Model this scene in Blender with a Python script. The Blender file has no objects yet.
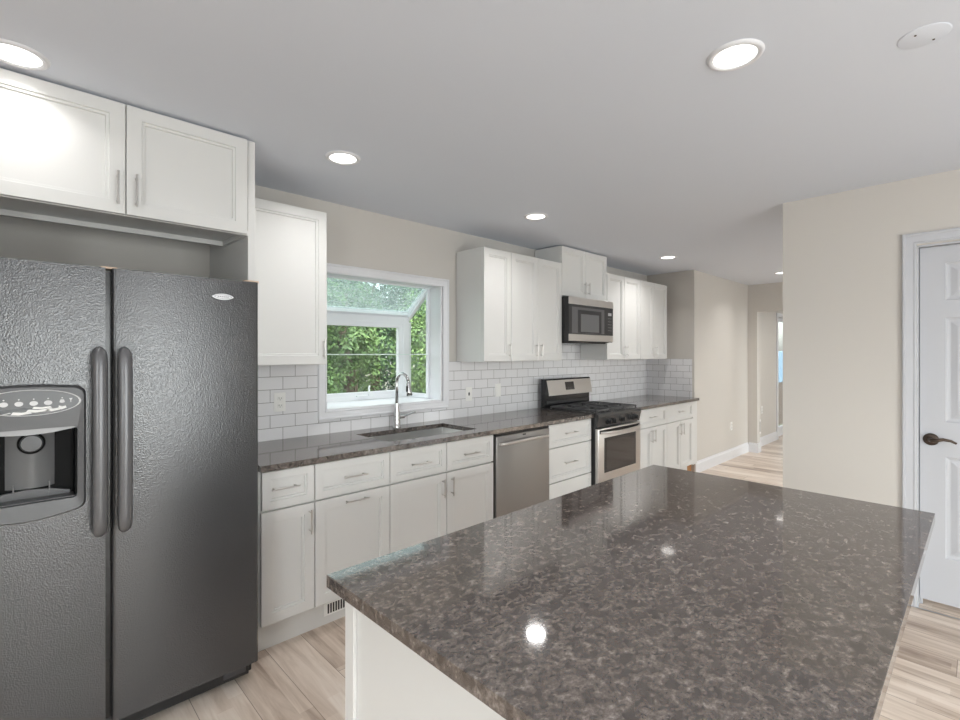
import bpy, bmesh, math, random
from mathutils import Vector, Matrix
random.seed(7)
PI = math.pi
S = bpy.context.scene
COL = S.collection

# ------------------------------------------------------------------ camera
cam_d = bpy.data.cameras.new('camera'); cam = bpy.data.objects.new('camera', cam_d); COL.objects.link(cam)
cam.location = (0, 0, 1.44)
cam.rotation_euler = (PI/2, 0, math.radians(46 - 90))
cam_d.sensor_width = 36; cam_d.lens = 486 / 960 * 36
cam_d.shift_y = -6.5 / 960
cam_d.clip_start = 0.02; cam_d.clip_end = 300
S.camera = cam

# ------------------------------------------------------------------ world, sun, exposure
S.view_settings.view_transform = 'Standard'; S.view_settings.look = 'None'
S.view_settings.gamma = 1; S.view_settings.use_curve_mapping = False
S.view_settings.exposure = 0.14
S.cycles.use_denoising = True
S.cycles.max_bounces = 10; S.cycles.diffuse_bounces = 6; S.cycles.glossy_bounces = 5; S.cycles.transparent_max_bounces = 12
S.cycles.sample_clamp_indirect = 6; S.cycles.caustics_reflective = False; S.cycles.caustics_refractive = False
w = bpy.data.worlds.new('sky'); S.world = w; w.use_nodes = True
wn = w.node_tree.nodes; wl = w.node_tree.links
sky = wn.new('ShaderNodeTexSky'); sky.sky_type = 'NISHITA'; sky.sun_disc = False
sky.sun_elevation = math.radians(50); sky.sun_rotation = math.radians(200); sky.air_density = 1.0; sky.dust_density = 3.0
hs = wn.new('ShaderNodeHueSaturation'); hs.inputs['Saturation'].default_value = 0.15
wl.new(sky.outputs[0], hs.inputs['Color']); wl.new(hs.outputs[0], wn['Background'].inputs[0])
wn['Background'].inputs[1].default_value = 0.9
sun_d = bpy.data.lights.new('sun', 'SUN'); sun_d.energy = 1.2; sun_d.angle = math.radians(2); sun_d.color = (1, .95, .87)
sun = bpy.data.objects.new('sun', sun_d); COL.objects.link(sun); sun.location = (0, 0, 20)
sun.rotation_euler = Vector((0.75, 0.12, -0.8)).to_track_quat('-Z', 'Y').to_euler()
LAMP_W = 3.3
LAMP_COL = (1.0, 0.98, 0.96)

def fill_lamp(name, loc, sx, sz, rot, watt, col=(0.93, 0.97, 1.0)):
    d = bpy.data.lights.new(name, 'AREA'); d.shape = 'RECTANGLE'; d.size = sx; d.size_y = sz; d.energy = watt; d.color = col
    o = bpy.data.objects.new(name, d); COL.objects.link(o); o.location = loc; o.rotation_euler = rot
    return o
# added fill lamps standing in for window light at unseen openings
fill_lamp('patio_fill_lamp', (0.9, -2.72, 1.1), 2.3, 1.9, (PI/2, 0, 0), 74)
fill_lamp('rear_fill_lamp', (-2.12, -0.9, 1.45), 1.5, 1.1, (0, -PI/2, 0), 38)
fill_lamp('hall_fill_lamp', (6.2, -2.72, 1.35), 1.9, 1.5, (PI/2, 0, 0), 48)
fill_lamp('passage_fill_lamp', (9.2, -2.72, 1.35), 1.2, 1.5, (PI/2, 0, 0), 45)

# ------------------------------------------------------------------ helpers
def link(name, bm, mat, parent=None, smooth=False, M=None, label=None):
    if M is not None: bmesh.ops.transform(bm, matrix=M, verts=bm.verts)
    bmesh.ops.recalc_face_normals(bm, faces=bm.faces)
    me = bpy.data.meshes.new(name)
    lo = Vector((min(v.co.x for v in bm.verts), min(v.co.y for v in bm.verts), min(v.co.z for v in bm.verts)))
    hi = Vector((max(v.co.x for v in bm.verts), max(v.co.y for v in bm.verts), max(v.co.z for v in bm.verts)))
    c = (lo + hi) / 2
    if parent is None: c.z = lo.z
    bmesh.ops.translate(bm, vec=-c, verts=bm.verts)
    bm.to_mesh(me); bm.free()
    if smooth:
        for p in me.polygons: p.use_smooth = True
        if smooth != 'all':
            try: me.set_sharp_from_angle(angle=math.radians(38))
            except Exception: pass
    for m in (mat if isinstance(mat, (list, tuple)) else [mat]): me.materials.append(m)
    o = bpy.data.objects.new(name, me); COL.objects.link(o)
    if parent is not None:
        o.parent = parent; o.location = c - wpos(parent)
    else: o.location = c
    if label: o['label'] = label
    return o
def wpos(o):
    p = Vector(o.location)
    while o.parent: o = o.parent; p += Vector(o.location)
    return p
def thing(name, loc, label=None, cat=None, group=None, kind=None):
    o = bpy.data.objects.new(name, None); COL.objects.link(o); o.location = loc; o.empty_display_size = .1
    return tag(o, label, cat, group, kind)
def tag(o, label=None, cat=None, group=None, kind=None):
    if label: o['label'] = label
    if cat: o['category'] = cat
    if group: o['group'] = group
    if kind: o['kind'] = kind
    return o
def struct(name, bm, mat, smooth=False, M=None):
    return tag(link(name, bm, mat, None, smooth, M), kind='structure')
def BM(): return bmesh.new()
def box(bm, x0, x1, y0, y1, z0, z1, bev=0, seg=2):
    r = bmesh.ops.create_cube(bm, size=1)
    vs = r['verts']
    bmesh.ops.transform(bm, verts=vs, matrix=Matrix.Translation(((x0+x1)/2, (y0+y1)/2, (z0+z1)/2)) @ Matrix.Diagonal((abs(x1-x0), abs(y1-y0), abs(z1-z0), 1)))
    if bev:
        es = list({e for v in vs for e in v.link_edges})
        bmesh.ops.bevel(bm, geom=es, offset=bev, segments=seg, affect='EDGES', profile=.5)
    return bm
def bx(*a, **k): return box(BM(), *a, **k)
def cyl(bm, p0, p1, r0, r1=None, n=20, cap=True):
    r1 = r0 if r1 is None else r1
    p0, p1 = Vector(p0), Vector(p1); d = p1 - p0
    q = d.to_track_quat('Z', 'Y').to_matrix().to_4x4()
    bmesh.ops.create_cone(bm, cap_ends=cap, segments=n, radius1=r0, radius2=r1, depth=d.length, matrix=Matrix.Translation((p0+p1)/2) @ q)
    return bm
def tube(bm, pts, rad, n=12, flat=1.0, up=None):
    """swept tube; rad number or list; flat squashes the second axis"""
    pts = [Vector(p) for p in pts]
    if not isinstance(rad, (list, tuple)): rad = [rad]*len(pts)
    rings = []; prev = None
    for i, p in enumerate(pts):
        t = (pts[min(i+1, len(pts)-1)] - pts[max(i-1, 0)]).normalized()
        if prev is None:
            a = Vector(up) if up else (Vector((0, 0, 1)) if abs(t.z) < .9 else Vector((1, 0, 0)))
            u = (a - t*a.dot(t)).normalized()
        else: u = (prev - t*prev.dot(t)).normalized()
        prev = u; v = t.cross(u)
        rings.append([bm.verts.new(p + u*math.cos(2*PI*k/n)*rad[i] + v*math.sin(2*PI*k/n)*rad[i]*flat) for k in range(n)])
    for a, b in zip(rings, rings[1:]):
        for k in range(n): bm.faces.new((a[k], a[(k+1) % n], b[(k+1) % n], b[k]))
    bm.faces.new(rings[0]); bm.faces.new(rings[-1])
    return bm
def lathe(bm, prof, c, axis='Z', n=32, sx=1, sy=1):
    """prof: (r, h) pairs"""
    c = Vector(c); rings = []
    for r, h in prof:
        ring = []
        if r < 1e-6: 
            rings.append([bm.verts.new(ax(axis, 0, 0, h) + c)]); continue
        for k in range(n):
            a = 2*PI*k/n
            ring.append(bm.verts.new(ax(axis, r*math.cos(a)*sx, r*math.sin(a)*sy, h) + c))
        rings.append(ring)
    for a, b in zip(rings, rings[1:]):
        if len(a) == 1 and len(b) == 1: continue
        for k in range(n):
            q = (k+1) % n
            if len(a) == 1: bm.faces.new((a[0], b[q], b[k]))
            elif len(b) == 1: bm.faces.new((a[k], a[q], b[0]))
            else: bm.faces.new((a[k], a[q], b[q], b[k]))
    return bm
def ax(axis, a, b, h):
    return Vector((a, b, h)) if axis == 'Z' else (Vector((a, h, b)) if axis == 'Y' else Vector((h, a, b)))
def poly_y(bm, pts, y0, y1):
    """prism: outline of (x, z) points extruded between y0 and y1"""
    a = [bm.verts.new((x, y0, z)) for x, z in pts]; b = [bm.verts.new((x, y1, z)) for x, z in pts]
    bm.faces.new(a); bm.faces.new(b); n = len(pts)
    for k in range(n): bm.faces.new((a[k], a[(k+1) % n], b[(k+1) % n], b[k]))
    return bm
def poly_x(bm, pts, x0, x1):
    a = [bm.verts.new((x0, y, z)) for y, z in pts]; b = [bm.verts.new((x1, y, z)) for y, z in pts]
    bm.faces.new(a); bm.faces.new(b); n = len(pts)
    for k in range(n): bm.faces.new((a[k], a[(k+1) % n], b[(k+1) % n], b[k]))
    return bm
def rings_y(bm, x0, x1, z0, z1, yf, prof, thick):
    """rectangular nested profile facing -Y. prof: list of (inset, depth behind yf)"""
    rs = []
    seq = [(0, thick)] + prof
    for ins, d in seq:
        rs.append([bm.verts.new(p) for p in ((x0+ins, yf+d, z0+ins), (x1-ins, yf+d, z0+ins), (x1-ins, yf+d, z1-ins), (x0+ins, yf+d, z1-ins))])
    for a, b in zip(rs, rs[1:]):
        for k in range(4): bm.faces.new((a[k], a[(k+1) % 4], b[(k+1) % 4], b[k]))
    bm.faces.new(rs[-1]); bm.faces.new(rs[0])
    return bm
def shaker(x0, x1, z0, z1, yf, sw=.052, thick=.02):
    return rings_y(BM(), x0, x1, z0, z1, yf, [(0, .0015), (.0015, 0), (sw, 0), (sw+.002, .006), (sw+.011, .0065), (sw+.013, .0135)], thick)

# ------------------------------------------------------------------ materials
def mat(name, col, rough=.5, metal=0, spec=.5, coat=0):
    m = bpy.data.materials.new(name); m.use_nodes = True
    b = m.node_tree.nodes['Principled BSDF']
    b.inputs['Base Color'].default_value = (*col, 1); b.inputs['Roughness'].default_value = rough
    b.inputs['Metallic'].default_value = metal; b.inputs['Specular IOR Level'].default_value = spec
    b.inputs['Coat Weight'].default_value = coat
    return m
def nt(m): return m.node_tree.nodes, m.node_tree.links, m.node_tree.nodes['Principled BSDF']
def srgb(r, g, b):
    f = lambda c: (c/255/12.92) if c/255 <= .04045 else ((c/255+.055)/1.055)**2.4
    return (f(r), f(g), f(b))
def add_bump(m, scale, strength, dist=.001, detail=2, kind='noise', stretch=None):
    n, l, b = nt(m)
    tc = n.new('ShaderNodeNewGeometry'); src = tc.outputs['Position']
    if stretch:
        mp = n.new('ShaderNodeMapping'); mp.inputs['Scale'].default_value = stretch; l.new(src, mp.inputs[0]); src = mp.outputs[0]
    if kind == 'noise':
        t = n.new('ShaderNodeTexNoise'); t.inputs['Detail'].default_value = detail; out = t.outputs[0]
    else:
        t = n.new('ShaderNodeTexVoronoi'); out = t.outputs[0]
    t.inputs['Scale'].default_value = scale; l.new(src, t.inputs['Vector'])
    bp = n.new('ShaderNodeBump'); bp.inputs['Strength'].default_value = strength; bp.inputs['Distance'].default_value = dist
    l.new(out, bp.inputs['Height']); l.new(bp.outputs[0], b.inputs['Normal'])
    return m
def ramp(n, stops):
    r = n.new('ShaderNodeValToRGB'); e = r.color_ramp.elements
    while len(e) < len(stops): e.new(.5)
    for k, (p, c) in enumerate(stops): e[k].position = p; e[k].color = (*c, 1)
    return r

M_wall = add_bump(mat('wall_paint', srgb(203, 199, 193), .6), 350, .08)
M_ceil = add_bump(mat('ceiling_paint', srgb(214, 219, 228), .75), 250, .08)
M_trim = mat('white_trim_paint', srgb(222, 223, 226), .35)
M_door = mat('door_paint', srgb(192, 194, 199), .35)
M_cab = mat('cabinet_paint', srgb(214, 214, 212), .38)
M_cab_in = mat('cabinet_gap', srgb(120, 118, 114), .7)
M_vinyl = mat('window_vinyl', srgb(232, 234, 238), .35)
M_plate = mat('plate_plastic', srgb(236, 236, 233), .35)
M_slot = mat('dark_slot', (.015, .015, .015), .6)
M_nickel = mat('brushed_nickel', (.62, .60, .58), .28, 1)
M_steel = mat('stainless_steel', (.62, .60, .58), .3, 1)
add_bump(M_steel, 60, .05, stretch=(1, 1, 60))
M_dwsteel = mat('dishwasher_steel', (.33, .32, .31), .36, .9)
add_bump(M_dwsteel, 60, .05, stretch=(60, 1, 1))
M_sink = mat('sink_steel', (.60, .60, .59), .32, 1)
M_chrome = mat('faucet_steel', (.62, .62, .62), .16, 1)
M_black = mat('black_enamel', (.014, .014, .015), .22)
M_blackmatte = mat('black_plastic', (.02, .02, .021), .5)
M_iron = mat('cast_iron', (.055, .055, .057), .4)
M_cooktop = mat('range_dark_enamel', (.04, .04, .041), .25)
M_glassdark = mat('oven_glass', (.02, .018, .017), .05, spec=.8)
M_microglass = mat('microwave_glass', (.035, .035, .037), .12)
M_micromesh = mat('microwave_mesh', (.13, .13, .135), .35)
M_bronze = mat('oil_rubbed_bronze', (.10, .075, .06), .32, .9)
M_card = mat('cardboard', srgb(214, 190, 168), .8)
M_rawwood = mat('raw_wood', srgb(176, 128, 84), .7)
M_graypl = mat('dispenser_grey_plastic', (.075, .075, .078), .35)
M_graypl2 = mat('dispenser_chute_grey', (.26, .26, .265), .25)
M_cavity = mat('cavity_black', (.004, .004, .004), .45, 0, .08)
M_oval = mat('dispenser_oval', (.075, .077, .08), .3)
M_icon = mat('icon_print', (.62, .62, .62), .5)
M_tan = mat('tan_siding', srgb(196, 178, 152), .8)
M_bark = add_bump(mat('bark', (.09, .065, .045), .9), 20, .6, .02)

# fridge: dark leather-grain painted steel
M_fr = mat('fridge_textured_black', (.046, .047, .050), .20, .15, 1.0)
def fridge_nodes():
    n, l, b = nt(M_fr)
    g = n.new('ShaderNodeNewGeometry')
    v = n.new('ShaderNodeTexVoronoi'); v.feature = 'SMOOTH_F1'; v.inputs['Scale'].default_value = 240; v.inputs['Smoothness'].default_value = .6
    l.new(g.outputs['Position'], v.inputs['Vector'])
    bp = n.new('ShaderNodeBump'); bp.inputs['Strength'].default_value = 1.0; bp.inputs['Distance'].default_value = .0007
    l.new(v.outputs[0], bp.inputs['Height']); l.new(bp.outputs[0], b.inputs['Normal'])
fridge_nodes()
M_frhandle = mat('fridge_handle', (.13, .13, .135), .34, .4, .6)

def granite(name):
    m = mat(name, (.1, .09, .08), .06, 0, .5); m.node_tree.nodes['Principled BSDF'].inputs['IOR'].default_value = 2.15
    n, l, b = nt(m)
    g = n.new('ShaderNodeNewGeometry')
    mp = n.new('ShaderNodeMapping'); mp.inputs['Scale'].default_value = (1, 1.25, 1); mp.inputs['Rotation'].default_value = (0, 0, .5)
    l.new(g.outputs['Position'], mp.inputs[0])
    a = n.new('ShaderNodeTexNoise'); a.inputs['Scale'].default_value = 80; a.inputs['Detail'].default_value = 5; a.inputs['Roughness'].default_value = .72; a.inputs['Distortion'].default_value = .35
    c = n.new('ShaderNodeTexNoise'); c.inputs['Scale'].default_value = 34; c.inputs['Detail'].default_value = 3; c.inputs['Distortion'].default_value = .8
    l.new(mp.outputs[0], a.inputs['Vector']); l.new(mp.outputs[0], c.inputs['Vector'])
    mx = n.new('ShaderNodeMix'); mx.inputs[0].default_value = .42
    l.new(a.outputs[0], mx.inputs[2]); l.new(c.outputs[0], mx.inputs[3])
    r = ramp(n, [(.34, srgb(46, 40, 37)), (.43, srgb(73, 65, 60)), (.50, srgb(90, 81, 76)), (.57, srgb(112, 103, 97)), (.66, srgb(150, 142, 135))])
    l.new(mx.outputs[0], r.inputs[0])
    vo = n.new('ShaderNodeTexVoronoi'); vo.inputs['Scale'].default_value = 120; l.new(g.outputs['Position'], vo.inputs['Vector'])
    r2 = ramp(n, [(.0, (1.35,)*3), (.22, (1,)*3), (.8, (.82,)*3)]); l.new(vo.outputs[0], r2.inputs[0])
    mu = n.new('ShaderNodeMix'); mu.data_type = 'RGBA'; mu.blend_type = 'MULTIPLY'; mu.inputs[0].default_value = 1
    l.new(r.outputs[0], mu.inputs[6]); l.new(r2.outputs[0], mu.inputs[7]); l.new(mu.outputs[2], b.inputs['Base Color'])
    return m
M_gran = granite('brown_granite')

def tile(name, axis, x0):
    m = mat(name, (.8, .8, .8), .14, 0, .5)
    n, l, b = nt(m)
    g = n.new('ShaderNodeNewGeometry'); s = n.new('ShaderNodeSeparateXYZ'); l.new(g.outputs['Position'], s.inputs[0])
    def sub(o, k):
        q = n.new('ShaderNodeMath'); q.operation = 'SUBTRACT'; l.new(o, q.inputs[0]); q.inputs[1].default_value = k; return q.outputs[0]
    c = n.new('ShaderNodeCombineXYZ'); l.new(sub(s.outputs[axis], x0), c.inputs[0]); l.new(sub(s.outputs[2], .91), c.inputs[1])
    bt = n.new('ShaderNodeTexBrick'); l.new(c.outputs[0], bt.inputs['Vector'])
    bt.inputs['Scale'].default_value = 1; bt.inputs['Brick Width'].default_value = .1545; bt.inputs['Row Height'].default_value = .0775
    bt.inputs['Mortar Size'].default_value = .0016; bt.inputs['Mortar Smooth'].default_value = .1
    bt.inputs['Color1'].default_value = (*srgb(232, 232, 234), 1); bt.inputs['Color2'].default_value = (*srgb(226, 226, 228), 1)
    bt.inputs['Mortar'].default_value = (*srgb(128, 126, 124), 1)
    l.new(bt.outputs['Color'], b.inputs['Base Color'])
    r = ramp(n, [(0, (.13,)*3), (1, (.8,)*3)]); l.new(bt.outputs['Fac'], r.inputs[0]); l.new(r.outputs[0], b.inputs['Roughness'])
    bp = n.new('ShaderNodeBump'); bp.invert = True; bp.inputs['Strength'].default_value = .5; bp.inputs['Distance'].default_value = .0015
    l.new(bt.outputs['Fac'], bp.inputs['Height']); l.new(bp.outputs[0], b.inputs['Normal'])
    return m
M_tile = tile('subway_tile', 0, 1.127 - .1545*20)
M_tile_r = tile('subway_tile_return', 1, .06)

def floor_mat():
    m = mat('vinyl_plank', (.5, .4, .33), .38)
    n, l, b = nt(m)
    g = n.new('ShaderNodeNewGeometry'); s = n.new('ShaderNodeSeparateXYZ'); l.new(g.outputs['Position'], s.inputs[0])
    def mth(op, a, k=None):
        q = n.new('ShaderNodeMath'); q.operation = op
        for i, v in enumerate((a, k)):
            if v is None: continue
            if isinstance(v, (int, float)): q.inputs[i].default_value = v
            else: l.new(v, q.inputs[i])
        return q.outputs[0]
    def wnoise(a, c):
        cb = n.new('ShaderNodeCombineXYZ'); l.new(a, cb.inputs[0])
        if c is not None: l.new(c, cb.inputs[1])
        t = n.new('ShaderNodeTexWhiteNoise'); t.noise_dimensions = '3D'; l.new(cb.outputs[0], t.inputs['Vector']); return t.outputs['Value']
    def strips(W, L):
        u = mth('DIVIDE', s.outputs[0], W); row = mth('FLOOR', u); fx = mth('FRACT', u)
        v = mth('ADD', mth('DIVIDE', s.outputs[1], L), mth('MULTIPLY', wnoise(row, None), 7.3)); cell = mth('FLOOR', v); fy = mth('FRACT', v)
        return wnoise(row, cell), fx, fy, row, cell
    r1, fx, fy, row, cell = strips(.178, 1.22)
    r2, f2, g2, _, _ = strips(.0593, .47)
    # grain, stretched along Y and shifted per plank
    off = n.new('ShaderNodeCombineXYZ'); l.new(mth('MULTIPLY', r1, 31.0), off.inputs[1]); l.new(mth('MULTIPLY', r1, 17.0), off.inputs[0])
    ad = n.new('ShaderNodeVectorMath'); ad.operation = 'ADD'; l.new(g.outputs['Position'], ad.inputs[0]); l.new(off.outputs[0], ad.inputs[1])
    mp = n.new('ShaderNodeMapping'); mp.inputs['Scale'].default_value = (22, 1.9, 1); l.new(ad.outputs[0], mp.inputs[0])
    gr = n.new('ShaderNodeTexNoise'); gr.inputs['Scale'].default_value = 1; gr.inputs['Detail'].default_value = 6; gr.inputs['Roughness'].default_value = .62; gr.inputs['Distortion'].default_value = .6
    l.new(mp.outputs[0], gr.inputs['Vector'])
    t = mth('ADD', mth('MULTIPLY', r1, .34), mth('ADD', mth('MULTIPLY', r2, .18), mth('MULTIPLY', gr.outputs[0], 1.05)))
    t = mth('SUBTRACT', t, .30)
    rp = ramp(n, [(.10, srgb(140, 120, 106)), (.34, srgb(190, 172, 156)), (.58, srgb(216, 201, 187)), (.85, srgb(232, 221, 210))])
    l.new(t, rp.inputs[0])
    # plank seams
    ex = mth('MINIMUM', fx, mth('SUBTRACT', 1.0, fx)); ey = mth('MINIMUM', fy, mth('SUBTRACT', 1.0, fy))
    sx = mth('LESS_THAN', ex, .008); sy = mth('LESS_THAN', ey, .0012)
    seam = mth('MAXIMUM', sx, sy)
    mx = n.new('ShaderNodeMix'); mx.data_type = 'RGBA'; mx.inputs[7].default_value = (*srgb(104, 86, 74), 1)
    l.new(mth('MULTIPLY', seam, .7), mx.inputs[0]); l.new(rp.outputs[0], mx.inputs[6]); l.new(mx.outputs[2], b.inputs['Base Color'])
    bp = n.new('ShaderNodeBump'); bp.inputs['Strength'].default_value = .12; bp.inputs['Distance'].default_value = .0008
    l.new(gr.outputs[0], bp.inputs['Height']); l.new(bp.outputs[0], b.inputs['Normal'])
    return m
M_floor = floor_mat()

def pane_mat(name, tint=(1, 1, 1), refl=.07, rough=.0, haze=0):
    m = bpy.data.materials.new(name); m.use_nodes = True; n = m.node_tree.nodes; l = m.node_tree.links
    n.remove(n['Principled BSDF']); out = n['Material Output']
    t = n.new('ShaderNodeBsdfTransparent'); t.inputs[0].default_value = (*tint, 1)
    g = n.new('ShaderNodeBsdfGlossy'); g.inputs['Roughness'].default_value = rough
    mx = n.new('ShaderNodeMixShader'); fr = n.new('ShaderNodeLayerWeight'); fr.inputs[0].default_value = .5
    pw = n.new('ShaderNodeMath'); pw.operation = 'POWER'; pw.inputs[1].default_value = 5; l.new(fr.outputs['Facing'], pw.inputs[0])
    ma = n.new('ShaderNodeMath'); ma.operation = 'MULTIPLY_ADD'; ma.inputs[1].default_value = .94; ma.inputs[2].default_value = .05; l.new(pw.outputs[0], ma.inputs[0])
    l.new(ma.outputs[0], mx.inputs[0]); l.new(t.outputs[0], mx.inputs[1]); l.new(g.outputs[0], mx.inputs[2])
    last = mx
    if haze:
        d = n.new('ShaderNodeBsdfTranslucent'); d.inputs[0].default_value = (.66, .74, .72, 1)
        no = n.new('ShaderNodeTexNoise'); no.inputs['Scale'].default_value = 55; no.inputs['Detail'].default_value = 4
        geo = n.new('ShaderNodeNewGeometry'); l.new(geo.outputs['Position'], no.inputs['Vector'])
        r = ramp(n, [(.35, (haze*.5,)*3), (.7, (haze*1.5,)*3)]); l.new(no.outputs[0], r.inputs[0])
        m2 = n.new('ShaderNodeMixShader'); l.new(r.outputs[0], m2.inputs[0]); l.new(mx.outputs[0], m2.inputs[1]); l.new(d.outputs[0], m2.inputs[2]); last = m2
    l.new(last.outputs[0], out.inputs[0])
    return m
M_pane = pane_mat('window_glass', (.95, .98, .96))
M_roofpane = pane_mat('rain_spotted_roof_glass', (.62, .70, .68), haze=.2)
M_shelf = pane_mat('glass_shelf', (.93, .97, .95))
M_shelfedge = mat('glass_shelf_edge', srgb(225, 238, 235), .2)

def emis(name, col, s):
    m = bpy.data.materials.new(name); m.use_nodes = True; b = m.node_tree.nodes['Principled BSDF']
    b.inputs['Base Color'].default_value = (.9, .9, .9, 1); b.inputs['Emission Color'].default_value = (*col, 1); b.inputs['Emission Strength'].default_value = s
    return m
M_lens = emis('led_lens', (1, .97, .93), 3.0)

# ------------------------------------------------------------------ structure
H = 2.44
struct('floor', bx(-2.3, 10.6, -2.9, 3.12, -.1, 0), M_floor)
struct('ceiling', bx(-2.3, 10.6, -2.9, 3.12, H, H+.12), M_ceil)
# window wall: hole for the garden window
WX0, WX1, WZ0, WZ1 = 1.475, 2.465, 1.06, 1.985
bm = BM()
box(bm, -2.3, WX0, 3.0, 3.12, 0, H); box(bm, WX1, 6.0, 3.0, 3.12, 0, H)
box(bm, WX0, WX1, 3.0, 3.12, 0, WZ0); box(bm, WX0, WX1, 3.0, 3.12, WZ1, H)
struct('wall_north', bm, M_wall)
struct('wall_return', bx(5.88, 6.0, 2.40, 3.0, 0, H), M_wall)
bm = BM(); box(bm, 6.0, 9.24, 2.40, 2.52, 0, H); box(bm, 9.24, 10.2, 2.40, 2.52, 2.06, H); box(bm, 10.2, 10.6, 2.40, 2.52, 0, H)
struct('wall_hall', bm, M_wall)
bm = BM(); box(bm, 7.78, 7.90, 2.275, 2.40, 0, H); box(bm, 7.78, 7.90, 1.20, 2.275, 2.045, H); box(bm, 7.78, 7.90, -2.78, 1.20, 0, H)
struct('wall_far', bm, M_wall)
DX = 3.70   # wall with the six-panel door
bm = BM(); box(bm, DX, DX+.12, .262, .928, 0, H); box(bm, DX, DX+.12, -.532, .262, 2.052, H); box(bm, DX, DX+.12, -2.78, -.532, 0, H)
struct('wall_east', bm, M_wall)
struct('wall_closet', bx(4.5, 4.6, -2.78, .0, 0, H), M_wall)
# rear wall with openings for the added patio door and hall windows
bm = BM(); box(bm, -2.3, -.3, -2.9, -2.78, 0, H); box(bm, -.3, 2.1, -2.9, -2.78, 2.08, H)
for a, b in ((2.1, 5.2), (7.2, 8.5), (9.9, 10.6)): box(bm, a, b, -2.9, -2.78, 0, H)
for a, b in ((5.2, 7.2), (8.5, 9.9)): box(bm, a, b, -2.9, -2.78, 0, .55); box(bm, a, b, -2.9, -2.78, 2.15, H)
struct('wall_south', bm, M_wall)
bm = BM(); box(bm, -2.3, -2.18, -2.78, -1.7, 0, H); box(bm, -2.3, -2.18, -.1, 3.0, 0, H); box(bm, -2.3, -2.18, -1.7, -.1, 0, .85); box(bm, -2.3, -2.18, -1.7, -.1, 2.05, H)
struct('wall_west', bm, M_wall)
struct('wall_end', bx(10.48, 10.6, -2.78, 2.40, 0, H), M_wall)

# tile backsplash
bm = BM(); T0, T1 = 2.992, 3.0
box(bm, .84, 1.428, T0, T1, .914, 1.375); box(bm, 1.428, 2.535, T0, T1, .914, 1.005)
box(bm, 2.535, 5.88, T0, T1, .914, 1.375); box(bm, 3.619, 4.381, T0, T1, 1.375, 1.60)
struct('wall_backsplash', bm, M_tile)
struct('wall_backsplash_return', bx(5.872, 5.88, 2.425, T0, .914, 1.375), M_tile_r)

# baseboards
def baseprof(h=.14, t=.015): return [(0, 0), (t, 0), (t, h-.03), (t*.55, h-.012), (t*.45, h), (0, h)]
def baseboard_x(name, x0, x1, y, h=.14):   # wall facing -Y
    bm = BM(); poly_x(bm, [(y-a, b) for a, b in baseprof(h)], x0, x1); return struct(name, bm, M_trim)
def baseboard_y(name, y0, y1, x, h=.14):   # wall facing -X
    bm = BM(); poly_y(bm, [(x-a, b) for a, b in baseprof(h)], y0, y1); return struct(name, bm, M_trim)
baseboard_x('baseboard_hall', 5.882, 7.765, 2.40)
baseboard_y('baseboard_far', 2.26, 2.385, 7.78)
bm = BM(); box(bm, 7.766, 7.915, 2.26, 2.2745, 0, .14, .003); struct('baseboard_jamb', bm, M_trim)
baseboard_x('baseboard_passage', 7.916, 9.18, 2.40)
baseboard_y('baseboard_east', .325, .928, DX)
bm = BM(); box(bm, DX-.0149, DX+.12, .9285, .943, 0, .14, .003); struct('baseboard_end', bm, M_trim)

def frame(bm, x0, x1, z0, z1, wl_, wr_, wb_, wt_, y0, y1, bev=.003):
    box(bm, x0, x0+wl_, y0, y1, z0, z1, bev); box(bm, x1-wr_, x1, y0, y1, z0, z1, bev)
    box(bm, x0+wl_, x1-wr_, y0, y1, z0, z0+wb_, 0); box(bm, x0+wl_, x1-wr_, y0, y1, z1-wt_, z1, 0)
    return bm
# ------------------------------------------------------------------ garden window
win = thing('window_1', (1.97, 3.06, 1.0), kind='structure')
def casing(bm, x0, x1, z0, z1, wdt, y0, y1):
    # moulded casing swept around the opening (outer x0..x1,z0..z1)
    prof = [(0, y1), (0, y0+.006), (.004, y0), (.014, y0), (.018, y0+.004), (wdt-.012, y0+.007), (wdt-.008, y0+.004), (wdt, y0+.006), (wdt, y1)]
    rs = []
    for ins, y in prof:
        rs.append([bm.verts.new(p) for p in ((x0+ins, y, z0+ins), (x1-ins, y, z0+ins), (x1-ins, y, z1-ins), (x0+ins, y, z1-ins))])
    for a, b in zip(rs, rs[1:]+rs[:1]):
        for k in range(4): bm.faces.new((a[k], a[(k+1) % 4], b[(k+1) % 4], b[k]))
    return bm
link('casing', casing(BM(), 1.428, 2.535, 1.005, 2.033, .06, 2.976, 3.0), M_trim, win)
bm = BM()
j0, j1, jz0, jz1 = 1.476, 2.464, 1.0605, 1.9845
box(bm, j0, j0+.014, 2.985, 3.125, jz0, jz1); box(bm, j1-.014, j1, 2.985, 3.125, jz0, jz1); box(bm, j0, j1, 2.985, 3.125, jz1-.014, jz1)
link('jamb_liner', bm, M_trim, win)
link('sill_shelf', bx(j0, j1, 2.985, 3.46, jz0-.012, jz0+.014, .003), M_trim, win)
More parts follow.
